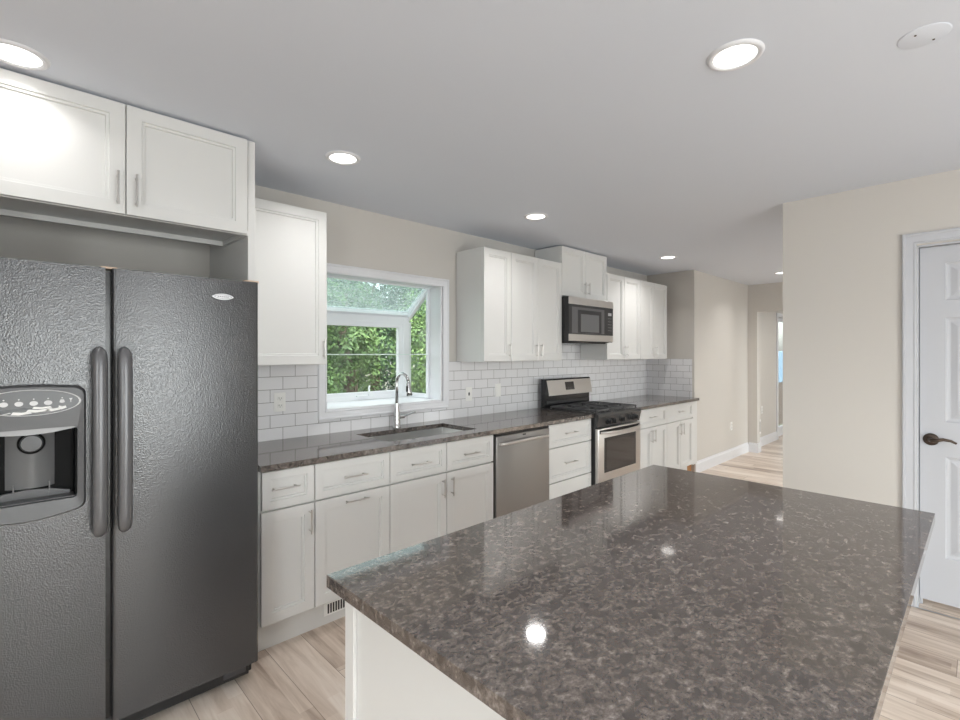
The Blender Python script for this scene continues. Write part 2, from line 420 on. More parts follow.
# side walls of the glasshouse (pentagon frames), front frame, roof frame
YF, ZS, ZR = 3.43, 1.075, 1.992      # front plane, sill, roof spring at wall
ZF = 1.745                           # top of front
def side_frame(bm, x0, x1, t=.032):
    box(bm, x0, x1, 3.126, 3.150, ZS, ZR-.05, .002)
    box(bm, x0, x1, YF-.03, YF+.018, ZS, ZF-.04, .002)
    box(bm, x0+.001, x1-.001, 3.150, YF-.03, ZS, ZS+.035, 0)
    a = Vector((0, 3.127, ZR)); b = Vector((0, YF+.019, ZF)); 
    poly_x(bm, [(a.y, a.z-.05), (b.y, b.z-.05), (b.y, b.z), (a.y, a.z)], x0, x1)
    return bm
link('side_frame', side_frame(BM(), j0, j0+.035), M_vinyl, win)
link('side_frame', side_frame(BM(), j1-.035, j1), M_vinyl, win)
for xx in (j0+.018, j1-.018):
    bm = BM(); poly_x(bm, [(3.14, ZS+.03), (YF-.02, ZS+.03), (YF-.02, ZF-.04), (3.14, ZR-.045)], xx-.002, xx+.002); link('side_pane', bm, M_pane, win)
# front casement: fixed outer frame plus sash
bm = BM(); fx0, fx1 = j0+.0355, j1-.0355
frame(bm, fx0, fx1, ZS, ZF, .05, .05, .03, .055, YF-.035, YF+.02)
link('front_frame', bm, M_vinyl, win)
sx0, sx1, sz0, sz1 = fx0+.045, fx1-.045, ZS+.022, ZF-.05
bm = frame(BM(), sx0, sx1, sz0, sz1, .046, .046, .038, .040, YF-.028, YF+.01)
sash = link('sash', bm, M_vinyl, win)
link('front_pane', bx(sx0+.04, sx1-.04, YF-.005, YF-.001, sz0+.03, sz1-.035), M_pane, sash)
# roof
bm = BM(); yA, zA, yB, zB = 3.123, ZR+.012, YF+.03, ZF+.017
def roofpt(t, up=0): 
    d = Vector((yB-yA, zB-zA)).normalized(); nrm = Vector((-d.y, d.x))
    p = Vector((yA, zA)).lerp(Vector((yB, zB)), t) + nrm*up; return (p.x, p.y)
def roofbar(t0, t1, x0, x1, h=.035): poly_x(bm, [roofpt(t0, -h), roofpt(t1, -h), roofpt(t1, .004), roofpt(t0, .004)], x0, x1)
roofbar(0, .06, j0, j1); roofbar(.85, 1, j0, j1, .045); roofbar(.06, .85, j0, j0+.04); roofbar(.06, .85, j1-.04, j1)
link('roof_frame', bm, M_vinyl, win)
bm = BM(); poly_x(bm, [roofpt(.05, -.012), roofpt(.95, -.012), roofpt(.95, -.008), roofpt(.05, -.008)], j0+.03, j1-.03); link('roof_pane', bm, M_roofpane, win)
# glass shelf with bright polished edge
sh = link('glass_shelf', bx(j0+.014, j1-.014, 3.135, YF-.045, 1.430, 1.436), M_shelf, win)
link('shelf_edge', bx(j0+.014, j1-.014, 3.130, 3.1348, 1.4295, 1.4365), M_shelfedge, sh)
# crank and lock on the sash
cr = link('crank', bx(1.93, 2.03, YF-.062, YF-.037, 1.100, 1.113, .005), M_vinyl, win)
link('lock_lever', tube(BM(), [(2.035, YF-.05, 1.105), (2.04, YF-.062, 1.13), (2.035, YF-.060, 1.165), (2.045, YF-.055, 1.185)], [.008, .007, .007, .006], 8), M_vinyl, win, 'all')

# ------------------------------------------------------------------ six-panel door (built facing -Y, turned to face -X)
def turn(y_origin, x_plane):  # local x -> -world y ; local -y -> world -x
    return Matrix.Translation((x_plane, y_origin, 0)) @ Matrix.Rotation(-PI/2, 4, 'Z')
d1 = thing('door_1', (DX+.04, -.135, 0), kind='structure')
T = turn(.252, DX+.038)     # local x=0 at y=.252, x increases toward -Y
bm = BM(); DW, DZ0, DZ1 = .775, .045, 2.040
# slab with six raised panels
st = .105; mid = DW/2
panels = []
for (a, b) in ((.30, .865), (1.057, 1.64), (1.735, 1.945)):
    panels += [(st, mid-.045, a, b), (mid+.045, DW-st, a, b)]
xs = sorted({0, DW, *[p[0] for p in panels], *[p[1] for p in panels]}); zs = sorted({DZ0, DZ1, *[p[2] for p in panels], *[p[3] for p in panels]})
vg = {(x, z): bm.verts.new((x, 0, z)) for x in xs for z in zs}
for i in range(len(xs)-1):
    for k in range(len(zs)-1):
        x0, x1, z0, z1 = xs[i], xs[i+1], zs[k], zs[k+1]
        q = [vg[(x0, z0)], vg[(x1, z0)], vg[(x1, z1)], vg[(x0, z1)]]
        if any(abs(p[0]-x0) < 1e-6 and abs(p[1]-x1) < 1e-6 and abs(p[2]-z0) < 1e-6 and abs(p[3]-z1) < 1e-6 for p in panels):
            pr = q
            for ins, d in ((.006, .006), (.016, .009), (.024, .009), (.05, .002)):
                nr = [bm.verts.new(p) for p in ((x0+ins, d, z0+ins), (x1-ins, d, z0+ins), (x1-ins, d, z1-ins), (x0+ins, d, z1-ins))]
                for e in range(4): bm.faces.new((pr[e], pr[(e+1) % 4], nr[(e+1) % 4], nr[e]))
                pr = nr
            bm.faces.new(pr)
        else: bm.faces.new(q)
edge = [e for e in bm.edges if len(e.link_faces) == 1]
ex = bmesh.ops.extrude_edge_only(bm, edges=edge)
for v in [g for g in ex['geom'] if isinstance(g, bmesh.types.BMVert)]: v.co.y = .035
be = [e for e in bm.edges if len(e.link_faces) == 1]
bmesh.ops.holes_fill(bm, edges=be)
link('door_leaf', bm, M_door, d1, M=T)
bm = casing(BM(), -.073, DW+.073, -.06, 2.122, .062, -.020, .0)
# drop the part of the ring below the floor
bmesh.ops.bisect_plane(bm, geom=list(bm.verts)+list(bm.edges)+list(bm.faces), plane_co=(0, 0, 0.002), plane_no=(0, 0, -1), clear_outer=True)
bmesh.ops.holes_fill(bm, edges=[e for e in bm.edges if len(e.link_faces) == 1])
link('door_casing', bm, M_door, d1, M=turn(.252, DX))
bm = BM(); box(bm, -.010, -.003, .0, .119, .0, 2.05); box(bm, DW+.003, DW+.008, .0, .119, .0, 2.05); box(bm, -.010, DW+.008, .0, .119, 2.043, 2.051)
box(bm, -.003, .010, .074, .086, 0, 2.043); 
link('door_jamb', bm, M_door, d1, M=turn(.252, DX))
bm = BM(); lathe(bm, [(0, -.022), (.012, -.021), (.014, -.014), (.028, -.011), (.034, -.004), (.034, 0)], (.047, -.001, .956), 'Y', 32)
ros = link('door_handle', bm, M_bronze, d1, True, M=T)
bm = tube(BM(), [(.047, -.012, .956), (.047, -.048, .956), (.055, -.056, .956), (.075, -.056, .960), (.10, -.054, .966), (.13, -.052, .962), (.152, -.050, .950)], [.0105, .0105, .0105, .010, .009, .0075, .006], 12)
link('lever', bm, M_bronze, ros, 'all', M=T)

# far glass door in the passage wall
d2 = thing('door_2', (9.72, 2.46, 0), kind='structure')
bm = BM(); box(bm, 9.18, 9.245, 2.38, 2.43, 0, 2.12, .004); box(bm, 10.195, 10.26, 2.38, 2.43, 0, 2.12, .004); box(bm, 9.245, 10.195, 2.38, 2.43, 2.055, 2.12, .004)
link('door_casing', bm, M_trim, d2)
bm = BM()
frame(bm, 9.25, 10.19, .02, 2.05, .03, .08, .16, .06, 2.44, 2.475)
link('door_frame', bm, M_trim, d2)
link('door_pane', bx(9.28, 10.11, 2.455, 2.459, .18, 1.99), M_pane, d2)

# unseen patio door added behind the camera for fill light and fridge sheen
d3 = thing('added_door_3', (.9, -2.84, 0), kind='structure')
bm = BM()
frame(bm, -.3, 2.1, 0, 2.08, .08, .08, .07, .08, -2.87, -2.80); box(bm, .86, .94, -2.865, -2.805, .07, 2.0)
link('door_frame', bm, M_trim, d3)
link('door_pane', bx(-.22, 2.02, -2.84, -2.836, .07, 2.0), M_pane, d3)
for nm, xa, xb in (('added_window_3', 5.2, 7.2), ('added_window_4', 8.5, 9.9)):  # unseen windows added so fill light reaches the hall and passage
    w_ = thing(nm, ((xa+xb)/2, -2.84, .55), kind='structure')
    bm = frame(BM(), xa, xb, .55, 2.15, .07, .07, .07, .07, -2.87, -2.80); box(bm, (xa+xb)/2-.025, (xa+xb)/2+.025, -2.865, -2.805, .62, 2.08)
    link('window_frame', bm, M_vinyl, w_)
    link('window_pane', bx(xa+.07, xb-.07, -2.84, -2.836, .62, 2.08), M_pane, w_)
w2 = thing('window_2', (-2.24, -.9, .85), kind='structure')
bm = BM()
for a in ((-1.7, -1.62, .85, 2.05), (-.18, -.1, .85, 2.05), (-1.7, -.1, .85, .93), (-1.7, -.1, 1.97, 2.05), (-1.7, -.1, 1.42, 1.48)): box(bm, -2.27, -2.2, a[0], a[1], a[2], a[3], .003)
link('window_frame', bm, M_vinyl, w2)
link('window_pane', bx(-2.242, -2.238, -1.62, -.18, .93, 1.97), M_pane, w2)

# ------------------------------------------------------------------ cabinets
def bar_handle(parent, p0, p1, yface, label=None, r=.0042, st=.028, over=.016):
    """T-bar pull between p0 and p1 given as (x, z), standing off a face at yface"""
    (x0, z0), (x1, z1) = p0, p1; y = yface - st
    bm = BM(); cyl(bm, (x0, y, z0), (x1, y, z1), r, n=12)
    d = Vector((x1-x0, 0, z1-z0)).normalized()
    for q in (Vector((x0, 0, z0)) + d*over, Vector((x1, 0, z1)) - d*over):
        cyl(bm, (q.x, y, q.z), (q.x, yface+.001, q.z), r*.8, n=10)
    return link('handle', bm, M_nickel, parent, True, label=label)
def vh(x, z0, z1): return ((x, z0), (x, z1))
def hh(x0, x1, z): return ((x0, z), (x1, z))

BF = 2.36      # base cabinet door faces
def base_cab(x0, x1, label, fronts, group='base cabinets under the window wall worktops', toe=True, bx1=None):
    """fronts: list of (name, x0, x1, z0, z1, handle)"""
    c = thing('base_cabinet', ((x0+x1)/2, 2.68, 0), label, 'cabinet', group)
    bm = BM()
    if 'sink' in label.split(' cabinet')[0]:   # open topped carcass so the bowl hangs inside
        box(bm, x0, x0+.018, BF+.022, 2.985, .135, .882); box(bm, x1-.018, x1, BF+.022, 2.985, .135, .882)
        box(bm, x0+.018, x1-.018, BF+.022, 2.985, .135, .153); box(bm, x0+.018, x1-.018, 2.97, 2.985, .153, .882); box(bm, x0+.018, x1-.018, BF+.022, BF+.04, .153, .882)
    else: box(bm, x0, (bx1 or x1), BF+.022, 2.985, .135, .882, .001)
    link('body', bm, M_cab, c)
    link('toe_kick', bx(x0, (bx1 or x1), 2.43, 2.45, .0, .1345), M_cab, c)
    for nm, a, b, z0, z1, hd in fronts:
        d = link(nm, shaker(a+.0025, b-.0025, z0, z1, BF, .05 if (z1-z0) > .3 else .038), M_cab, c)
        if hd: bar_handle(d, hd[0], hd[1], BF)
    return c
ZD0, ZD1, ZR0, ZR1 = .148, .684, .694, .876
base_cab(.842, 1.113, 'narrow white base cabinet beside the black fridge, one drawer over one door', [
    ('drawer', .850, 1.113, ZR0, ZR1, hh(.888, 1.024, .792)), ('door', .846, 1.113, ZD0, ZD1, vh(1.083, .536, .660))])
base_cab(1.113, 1.563, 'white base cabinet whose lower front has a horizontal handle, left of the sink', [
    ('drawer', 1.113, 1.563, ZR0, ZR1, hh(1.264, 1.404, .784)), ('pull_out_door', 1.113, 1.563, ZD0, ZD1, hh(1.272, 1.414, .652))])
base_cab(1.563, 2.411, 'wide white sink cabinet below the faucet with two drawer fronts and two doors', [
    ('drawer_front', 1.563, 1.987, ZR0, ZR1, hh(1.702, 1.846, .780)), ('drawer_front', 1.987, 2.411, ZR0, ZR1, hh(2.12, 2.255, .781)),
    ('door', 1.563, 1.987, ZD0, ZD1, vh(1.950, .538, .654)), ('door', 1.987, 2.411, ZD0, ZD1, vh(2.024, .538, .654))])
base_cab(3.027, 3.622, 'white three-drawer base cabinet between the dishwasher and the gas range', [
    ('drawer', 3.027, 3.622, ZR0, ZR1, hh(3.225, 3.385, .792)), ('drawer', 3.027, 3.622, .416, .686, hh(3.225, 3.385, .553)),
    ('drawer', 3.027, 3.622, .148, .408, hh(3.225, 3.385, .285))])
base_cab(4.392, 5.070, 'white base cabinet directly right of the gas range', [
    ('drawer', 4.392, 5.070, ZR0, ZR1, hh(4.66, 4.80, .79)),
    ('door', 4.392, 4.731, ZD0, ZD1, vh(4.70, .53, .66)), ('door', 4.731, 5.070, ZD0, ZD1, vh(4.765, .53, .66))])
base_cab(5.070, 5.748, 'white base cabinet at the far end of the run by the tiled return', [
    ('drawer', 5.070, 5.748, ZR0, ZR1, hh(5.33, 5.47, .79)),
    ('door', 5.070, 5.409, ZD0, ZD1, vh(5.378, .53, .66)), ('door', 5.409, 5.748, ZD0, ZD1, vh(5.443, .53, .66))])
ce = tag(link('cabinet_filler', bx(5.750, 5.868, BF+.004, 2.42, .135, .882, .001), M_cab), 'narrow white filler strip between the last base cabinet and the wall corner', 'filler')
tag(link('toe_kick_end', bx(5.755, 5.868, 2.432, 2.45, .0, .133), M_rawwood), 'short unpainted brown wood strip at floor level past the last base cabinet', 'strip')

UF = 2.67
def upper_cab(x0, x1, z0, z1, label, doors, y=UF, group='white wall cabinets', bodyx0=None, cat='cabinet'):
    c = thing('wall_cabinet', ((x0+x1)/2, 2.85, z0), label, cat, group)
    link('body', bx(x0, x1, y+.0215, 2.990, z0, z1, .001), M_cab, c)
    for a, b, hx in doors:
        d = link('door', shaker(a+.002, b-.002, z0+.003, z1-.004, y, .05), M_cab, c)
        bar_handle(d, (hx, z0+.035), (hx, z0+.150), y)
    return c
UZ0, UZ1 = 1.375, 2.267
upper_cab(.836, 1.333, UZ0, UZ1, 'white wall cabinet left of the window, beside the fridge panel', [(.873, 1.333, 1.308)])
upper_cab(2.619, 2.931, UZ0, UZ1, 'narrow single-door white wall cabinet, first to the right of the window', [(2.620, 2.931, 2.905)])
upper_cab(2.933, 3.617, UZ0, UZ1, 'two-door white wall cabinet left of the microwave', [(2.933, 3.275, 3.243), (3.275, 3.617, 3.307)])
upper_cab(3.619, 4.381, 1.970, 2.428, 'short white two-door cabinet above the microwave, reaching the ceiling', [(3.619, 4.0, 3.968), (4.0, 4.381, 4.032)])
upper_cab(4.383, 5.080, UZ0, UZ1, 'two-door white wall cabinet right of the microwave', [(4.384, 4.732, 4.700), (4.732, 5.080, 4.764)])
upper_cab(5.082, 5.740, UZ0, UZ1, 'two-door white wall cabinet at the far end above the tiled return', [(5.083, 5.411, 5.380), (5.411, 5.740, 5.442)])

# refrigerator surround: end panel and over-fridge cabinet
tag(link('fridge_end_panel', bx(.797, .829, 2.385, 2.990, 0, 2.436, .001), M_cab), 'tall white end panel on the right side of the fridge', 'panel')
oc = thing('fridge_top_cabinet', (.33, 2.6, 1.99), 'white two-door cabinet up at the ceiling above the black fridge', 'cabinet')
bm = BM()
box(bm, -.128, .795, 2.383, 2.72, 2.012, 2.434)          # carcass
box(bm, -.128, .797, 2.383, 2.402, 1.990, 2.012); box(bm, -.128, .797, 2.70, 2.72, 1.990, 2.012); box(bm, -.128, -.11, 2.402, 2.70, 1.990, 2.012); box(bm, .779, .797, 2.402, 2.70, 1.990, 2.012)
link('body', bm, M_cab, oc)
for a, b, hx in ((-.126, .327, .300), (.331, .786, .361)):
    d = link('door', shaker(a, b, 1.992, 2.428, 2.36, .05), M_cab, oc); bar_handle(d, (hx, 2.022), (hx, 2.152), 2.36)
tag(link('fridge_side_panel', bx(-.162, -.130, 2.385, 2.990, 0, 2.436, .001), M_cab), 'tall white side panel left of the fridge', 'panel')

# ------------------------------------------------------------------ worktops
def slab_with_hole(x0, x1, y0, y1, z0, z1, hole):
    bm = BM(); a, b, c, d = hole
    pts = [x0, a, b, x1]; ys = [y0, c, d, y1]
    for zz in (z0, z1):
        pass
    V = {(i, k, z): bm.verts.new((pts[i], ys[k], z)) for i in range(4) for k in range(4) for z in (z0, z1)}
    for i in range(3):
        for k in range(3):
            if (i, k) == (1, 1): continue
            for z in (z0, z1): bm.faces.new((V[i, k, z], V[i+1, k, z], V[i+1, k+1, z], V[i, k+1, z]))
    for i in range(3):
        for k in (0, 3): bm.faces.new((V[i, k, z0], V[i+1, k, z0], V[i+1, k, z1], V[i, k, z1]))
    for k in range(3):
        for i in (0, 3): bm.faces.new((V[i, k, z0], V[i, k+1, z0], V[i, k+1, z1], V[i, k, z1]))
    for (p, q) in (((1, 1), (2, 1)), ((2, 1), (2, 2)), ((2, 2), (1, 2)), ((1, 2), (1, 1))): bm.faces.new((V[(*p, z0)], V[(*q, z0)], V[(*q, z1)], V[(*p, z1)]))
    return bm
SK = (1.615, 2.345, 2.455, 2.835)
tag(link('worktop', slab_with_hole(.838, 3.628, 2.336, 2.991, .884, .914, SK), M_gran), 'long brown granite worktop under the window with the sink cut-out', 'worktop', 'granite worktops')
tag(link('worktop', bx(4.392, 5.871, 2.336, 2.991, .884, .914, .0015), M_gran), 'short brown granite worktop right of the gas range', 'worktop', 'granite worktops')

# sink
sk = thing('kitchen_sink', (1.98, 2.645, .70), 'stainless undermount sink set into the worktop below the window', 'sink')
bm = BM(); a, b, c, d = SK[0]-.004, SK[1]+.004, SK[2]-.004, SK[3]+.004
def rr(x0, x1, y0, y1, r, z, n=5):
    out = []
    for cx, cy, a0 in ((x1-r, y0+r, -PI/2), (x1-r, y1-r, 0), (x0+r, y1-r, PI/2), (x0+r, y0+r, PI)):
        for k in range(n+1):
            t = a0 + PI/2*k/n; out.append((cx+r*math.cos(t), cy+r*math.sin(t), z))
    return out
loops = [rr(a-.02, b+.02, c-.02, d+.02, .02, .8835), rr(a, b, c, d, .012, .8835), rr(a+.004, b-.004, c+.004, d-.004, .02, .72), rr(a+.02, b-.02, c+.02, d-.02, .03, .695), rr(a+.3, b-.3, c+.15, d-.15, .02, .690)]
vl = [[bm.verts.new(p) for p in L] for L in loops]
for p, q in zip(vl, vl[1:]):
    for k in range(len(p)): bm.faces.new((p[k], p[(k+1) % len(p)], q[(k+1) % len(p)], q[k]))
bm.faces.new(vl[-1])
link('basin', bm, M_sink, sk, True)
link('drain', lathe(BM(), [(0, .0), (.03, .001), (.032, .004), (.043, .004), (.045, .0)], (1.98, 2.645, .6905), 'Z', 28), M_chrome, sk, True)

# faucet
fa = thing('kitchen_faucet', (1.985, 2.912, .914), 'brushed steel pull-down faucet with a high arched spout behind the sink', 'faucet')
bm = lathe(BM(), [(0, 0), (.030, 0), (.030, .006), (.026, .012), (.025, .05), (.021, .105), (.014, .145), (.012, .17), (0, .17)], (1.985, 2.912, .914), 'Z', 24)
link('base', bm, M_chrome, fa, True)
pts = [(1.985, 2.912, 1.06), (1.985, 2.912, 1.21)]
for k in range(0, 13):
    t = PI - PI*k/12*.93
    pts.append((1.985+.012*(1+math.cos(t)), 2.857+math.cos(PI-t)*-.055 if False else 2.912-.052*(1+math.cos(t)), 1.235+math.sin(t)*.062))
link('spout', tube(BM(), pts, .0115, 14), M_chrome, fa, 'all')
e = Vector(pts[-1]); dn = Vector((.004, -.012, -.105))
link('spray_head', tube(BM(), [e, e+dn*.15, e+dn*.35, e+dn*.75, e+dn], [.0125, .0145, .0155, .020, .021], 16), M_chrome, fa, 'all')
link('spray_button', bx(e.x-.021, e.x-.012, e.y-.020, e.y-.004, e.z-.075, e.z-.035, .003), M_blackmatte, fa)
bm = BM(); cyl(bm, (1.985, 2.912, .985), (2.040, 2.900, .988), .016, .013, 14); 
tube(bm, [(2.038, 2.900, .988), (2.062, 2.895, .995), (2.125, 2.882, 1.012)], [.008, .006, .005], 8)
link('lever', bm, M_chrome, fa, True)

# ------------------------------------------------------------------ refrigerator
fr = thing('refrigerator', (.325, 2.58, 0), 'black textured side-by-side refrigerator with an ice and water dispenser', 'refrigerator')
FY = 2.20
link('body', bx(-.125, .776, 2.275, 2.975, .025, 1.735, .004), M_blackmatte, fr)
def frdoor(x0, x1):
    bm = bx(x0, x1, FY, 2.270, .098, 1.750)
    es = [e for e in bm.edges if abs(e.verts[0].co.z-e.verts[1].co.z) > 1 and e.verts[0].co.y < FY+.01]
    bmesh.ops.bevel(bm, geom=es, offset=.012, segments=4, affect='EDGES', profile=.5)
    return bm
# left door with a recess hole for the dispenser: front built as frame around the cavity
CX0, CX1, CZ0, CZ1 = -.086, .166, .945, 1.190
bm = BM()
box(bm, -.125, CX0, FY, 2.270, .098, 1.750); box(bm, CX1, .246, FY, 2.270, .098, 1.750)
box(bm, CX0, CX1, FY, 2.270, .098, CZ0); box(bm, CX0, CX1, FY, 2.270, CZ1, 1.750); box(bm, CX0, CX1, 2.2645, 2.270, CZ0, CZ1)
bmesh.ops.remove_doubles(bm, verts=bm.verts, dist=1e-5)
ld = link('freezer_door', bm, M_fr, fr)
rd = link('fridge_door', frdoor(.266, .780), M_fr, fr, True)
link('door_gasket', bx(.2465, .2655, 2.240, 2.272, .098, 1.745), M_black, fr)
link('hinge_cover', bx(.235, .285, 2.225, 2.31, 1.7505, 1.758, .002), M_card, fr)
def frhandle(x, par):
    # long bowed oval grip, tapering to rounded ends
    ctr = []; rad = []; N = 44
    for k in range(N+1):
        t = .5-.5*math.cos(PI*k/N); z = .792 + t*(1.462-.792)
        e = min(t, 1-t)
        bow = math.sqrt(max(0, 1-(max(0, .10-e)/.10)**2)) if e < .10 else 1
        ctr.append((x, FY - .012 - .034*bow - .010*math.sin(PI*t), z)); rad.append(max(.003, .0215*(math.sqrt(max(0, 1-(max(0, .05-e)/.05)**2)) if e < .05 else 1)))
    h = link('handle', tube(BM(), ctr, rad, 18, flat=.72, up=(1, 0, 0)), M_frhandle, par, 'all')
    return h
def frhandle_post(x, par):
    for z in (.83, 1.425): link('handle_mount', bx(x-.012, x+.012, FY-.045, FY+.001, z-.022, z+.022, .004), M_frhandle, par)
for x, p in ((.226, ld), (.298, rd)): frhandle(x, p); frhandle_post(x, p)
# emblem
bm = BM(); L = []
for k in range(48):
    t = 2*PI*k/48; cx = math.cos(t); L.append((.636+.041*cx, 1.676+.0125*math.copysign(abs(math.sin(t))**1.5, math.sin(t))))
poly_y(bm, L, FY-.003, FY+.0005); nf = len(bm.faces)
L = [(.636+.034*math.cos(2*PI*k/48), 1.676+.0088*math.copysign(abs(math.sin(2*PI*k/48))**1.4, math.sin(2*PI*k/48))) for k in range(48)]
poly_y(bm, L, FY-.0036, FY-.0029)
L = [(.636+.031*math.cos(2*PI*k/48), 1.676+.0072*math.copysign(abs(math.sin(2*PI*k/48))**1.4, math.sin(2*PI*k/48))) for k in range(48)]
poly_y(bm, L, FY-.0041, FY-.0035)
bm.faces.ensure_lookup_table()
for q in range(nf, nf+50): bm.faces[q].material_index = 1
for q in range(6):      # illegible raised script across the middle
    poly_y(bm, [(.614+.0075*q, 1.6735), (.619+.0075*q, 1.6735), (.6195+.0075*q, 1.6785), (.6155+.0075*q, 1.678)], FY-.0046, FY-.0040)
bm.faces.ensure_lookup_table()
for q in range(nf+100, len(bm.faces)): bm.faces[q].material_index = 1
M_badge = mat('badge_silver', (.55, .55, .56), .35, .6); M_badge2 = mat('badge_line', (.12, .12, .125), .4)
link('badge', bm, [M_badge, M_badge2], rd, label='silver lens-shaped badge')
# grille
gr = link('toe_grille', bx(-.115, .760, 2.262, 2.285, .022, .092, .004), M_blackmatte, fr)
bm = BM(); box(bm, -.08, .62, 2.2605, 2.262, .035, .062); link('grille_slot', bm, M_slot, gr)
bm = BM(); box(bm, .655, .745, 2.255, 2.262, .040, .085, .003); link('roller_cover', bm, M_graypl, gr)
for k in (.672, .72): pass

# dispenser
dp = thing('dispenser_origin', (0, 0, 0)); bpy.data.objects.remove(dp)
HX0, HX1, HZ0, HZ1, HY = -.108, .190, .905, 1.330, 2.172
cxm = (HX0+HX1)/2
# housing: ring with rounded corners and bowed bottom, opening for the cavity
def outline(n_c=5, r=.03):
    pts = []
    for k in range(n_c+1): t = PI/2*k/n_c; pts.append((HX1-r+r*math.cos(t), HZ1-r+r*math.sin(t)))
    for k in range(1, 8): t = k/8; pts.append((HX1-r+(HX0-HX1+2*r)*t, HZ1+.006*math.sin(PI*t)))
    for k in range(n_c+1): t = PI/2+PI/2*k/n_c; pts.append((HX0+r+r*math.cos(t), HZ1-r+r*math.sin(t)))
    for k in range(n_c+1): t = PI+PI/2*k/n_c; pts.append((HX0+r+r*math.cos(t), HZ0+.025+r*math.sin(t)+.0))
    for k in range(1, 8): t = k/8; pts.append((HX0+r+(HX1-HX0-2*r)*t, HZ0-.005-.016*math.sin(PI*t)))
    for k in range(n_c+1): t = -PI/2+PI/2*k/n_c; pts.append((HX1-r+r*math.cos(t), HZ0+.025+r*math.sin(t)))
    return pts
def inner_outline(n_c=5, r=.012):
    pts = []
    for k in range(n_c+1): t = PI/2*k/n_c; pts.append((CX1-r+r*math.cos(t), CZ1-r+r*math.sin(t)))
    for k in range(1, 8): t = k/8; pts.append((CX1-r+(CX0-CX1+2*r)*t, CZ1))
    for k in range(n_c+1): t = PI/2+PI/2*k/n_c; pts.append((CX0+r+r*math.cos(t), CZ1-r+r*math.sin(t)))
    for k in range(n_c+1): t = PI+PI/2*k/n_c; pts.append((CX0+r+r*math.cos(t), CZ0+r+r*math.sin(t)))
    for k in range(1, 8): t = k/8; pts.append((CX0+r+(CX1-CX0-2*r)*t, CZ0))
    for k in range(n_c+1): t = -PI/2+PI/2*k/n_c; pts.append((CX1-r+r*math.cos(t), CZ0+r+r*math.sin(t)))
    return pts
O = outline(); n = len(O); bm = BM()
ctr = Vector((cxm, (CZ0+CZ1)/2)); inn = inner_outline()
A = [bm.verts.new((x, FY+.0, z)) for x, z in O]; 
B = [bm.verts.new((x*1.0, HY+.012, z)) for x, z in O]
Cc = [bm.verts.new((cxm+(x-cxm)*.955, HY, ctr.y+(z-ctr.y)*.97)) for x, z in O]
D = [bm.verts.new((x, HY+.004, z)) for x, z in inn]
E_ = [bm.verts.new((x, FY+.0, z)) for x, z in inn]
for p, q in ((A, B), (B, Cc), (Cc, D), (D, E_), (E_, A)):
    for k in range(n): bm.faces.new((p[k], p[(k+1) % n], q[(k+1) % n], q[k]))
disp = link('dispenser', bm, M_graypl, fr, True)
# cavity lining
bm = BM(); box(bm, CX0+.0005, CX0+.004, FY, 2.264, CZ0, CZ1); box(bm, CX1-.004, CX1-.0005, FY, 2.264, CZ0, CZ1); box(bm, CX0+.001, CX1-.001, 2.258, 2.2644, CZ0, CZ1)
box(bm, CX0+.001, CX1-.001, FY, 2.2644, CZ1-.004, CZ1-.0005)
link('cavity', bm, M_cavity, disp)
# grey chute panel curved forward
bm = BM(); N = 14; xc = .048; wdt = .062
fa_, fb_ = [], []
for k in range(N+1):
    t = -1+2*k/N; x = xc+wdt*t; y = 2.222+.026*t*t
    for arr, z in ((fa_, CZ1-.006), (fb_, .985)): arr.append(bm.verts.new((x, y + (0 if z > 1.1 else .006), z)))
for k in range(N): bm.faces.new((fa_[k], fa_[k+1], fb_[k+1], fb_[k]))
bmesh.ops.solidify(bm, geom=bm.faces[:], thickness=.004)
link('chute', bm, M_graypl2, disp, True)
bm = lathe(BM(), [(0, -.004), (.026, -.003), (.029, .0), (.029, .022)], (.050, 2.216, 1.138), 'Y', 32); link('water_button', bm, M_graypl, disp, True)
bm = lathe(BM(), [(.030, .002), (.030, -.002), (.0335, -.003), (.036, .002), (.036, .02)], (.050, 2.219, 1.138), 'Y', 32); link('button_ring', bm, M_cavity, disp, True)
bm = BM(); poly_y(bm, [(-.070, .948), (.150, .948), (.150, .962), (.10, .975), (.04, .981), (-.02, .975), (-.070, .962)], 2.236, 2.250); box(bm, -.08, .16, 2.186, 2.255, .9455, .951, .002)
for x in (.004, .094): box(bm, x, x+.004, 2.232, 2.238, .951, 1.0)
link('drip_tray', bm, M_graypl, disp)
# brow over the cavity
bm = BM(); poly_y(bm, [(CX0, CZ1), (CX1, CZ1), (CX1, CZ1-.004), (.10, CZ1-.016), (.04, CZ1-.02), (-.02, CZ1-.016), (CX0, CZ1-.004)], 2.180, 2.215); link('brow', bm, M_graypl2, disp)
# control oval
ocx, ocz, orx, orz = .048, 1.278, .122, .041
bm = lathe(BM(), [(0, -.0035), (1, -.0035), (1.0, .0)], (ocx, HY, ocz), 'Y', 56, sx=orx, sy=orz)
cp = link('control_panel', bm, M_oval, disp)
bm = BM(); R = [(1.0, -.002), (1.0, -.0055), (1.035, -.0055), (1.05, -.001)]
lathe(bm, [(r, h) for r, h in R], (ocx, HY, ocz), 'Y', 56, sx=orx, sy=orz); link('control_rim', bm, M_icon, disp)
def flat_oval(bm, x, z, rx, rz, y=HY-.0045): 
    poly_y(bm, [(x+rx*math.cos(2*PI*k/20), z+rz*math.sin(2*PI*k/20)) for k in range(20)], y-.0006, y+.0012)
bm = BM()
for k in range(5): flat_oval(bm, -.052+.0355*k, 1.276, .0105, .0078)
for k in range(6): flat_oval(bm, -.052+.0355*k, 1.290, .0022, .0022)
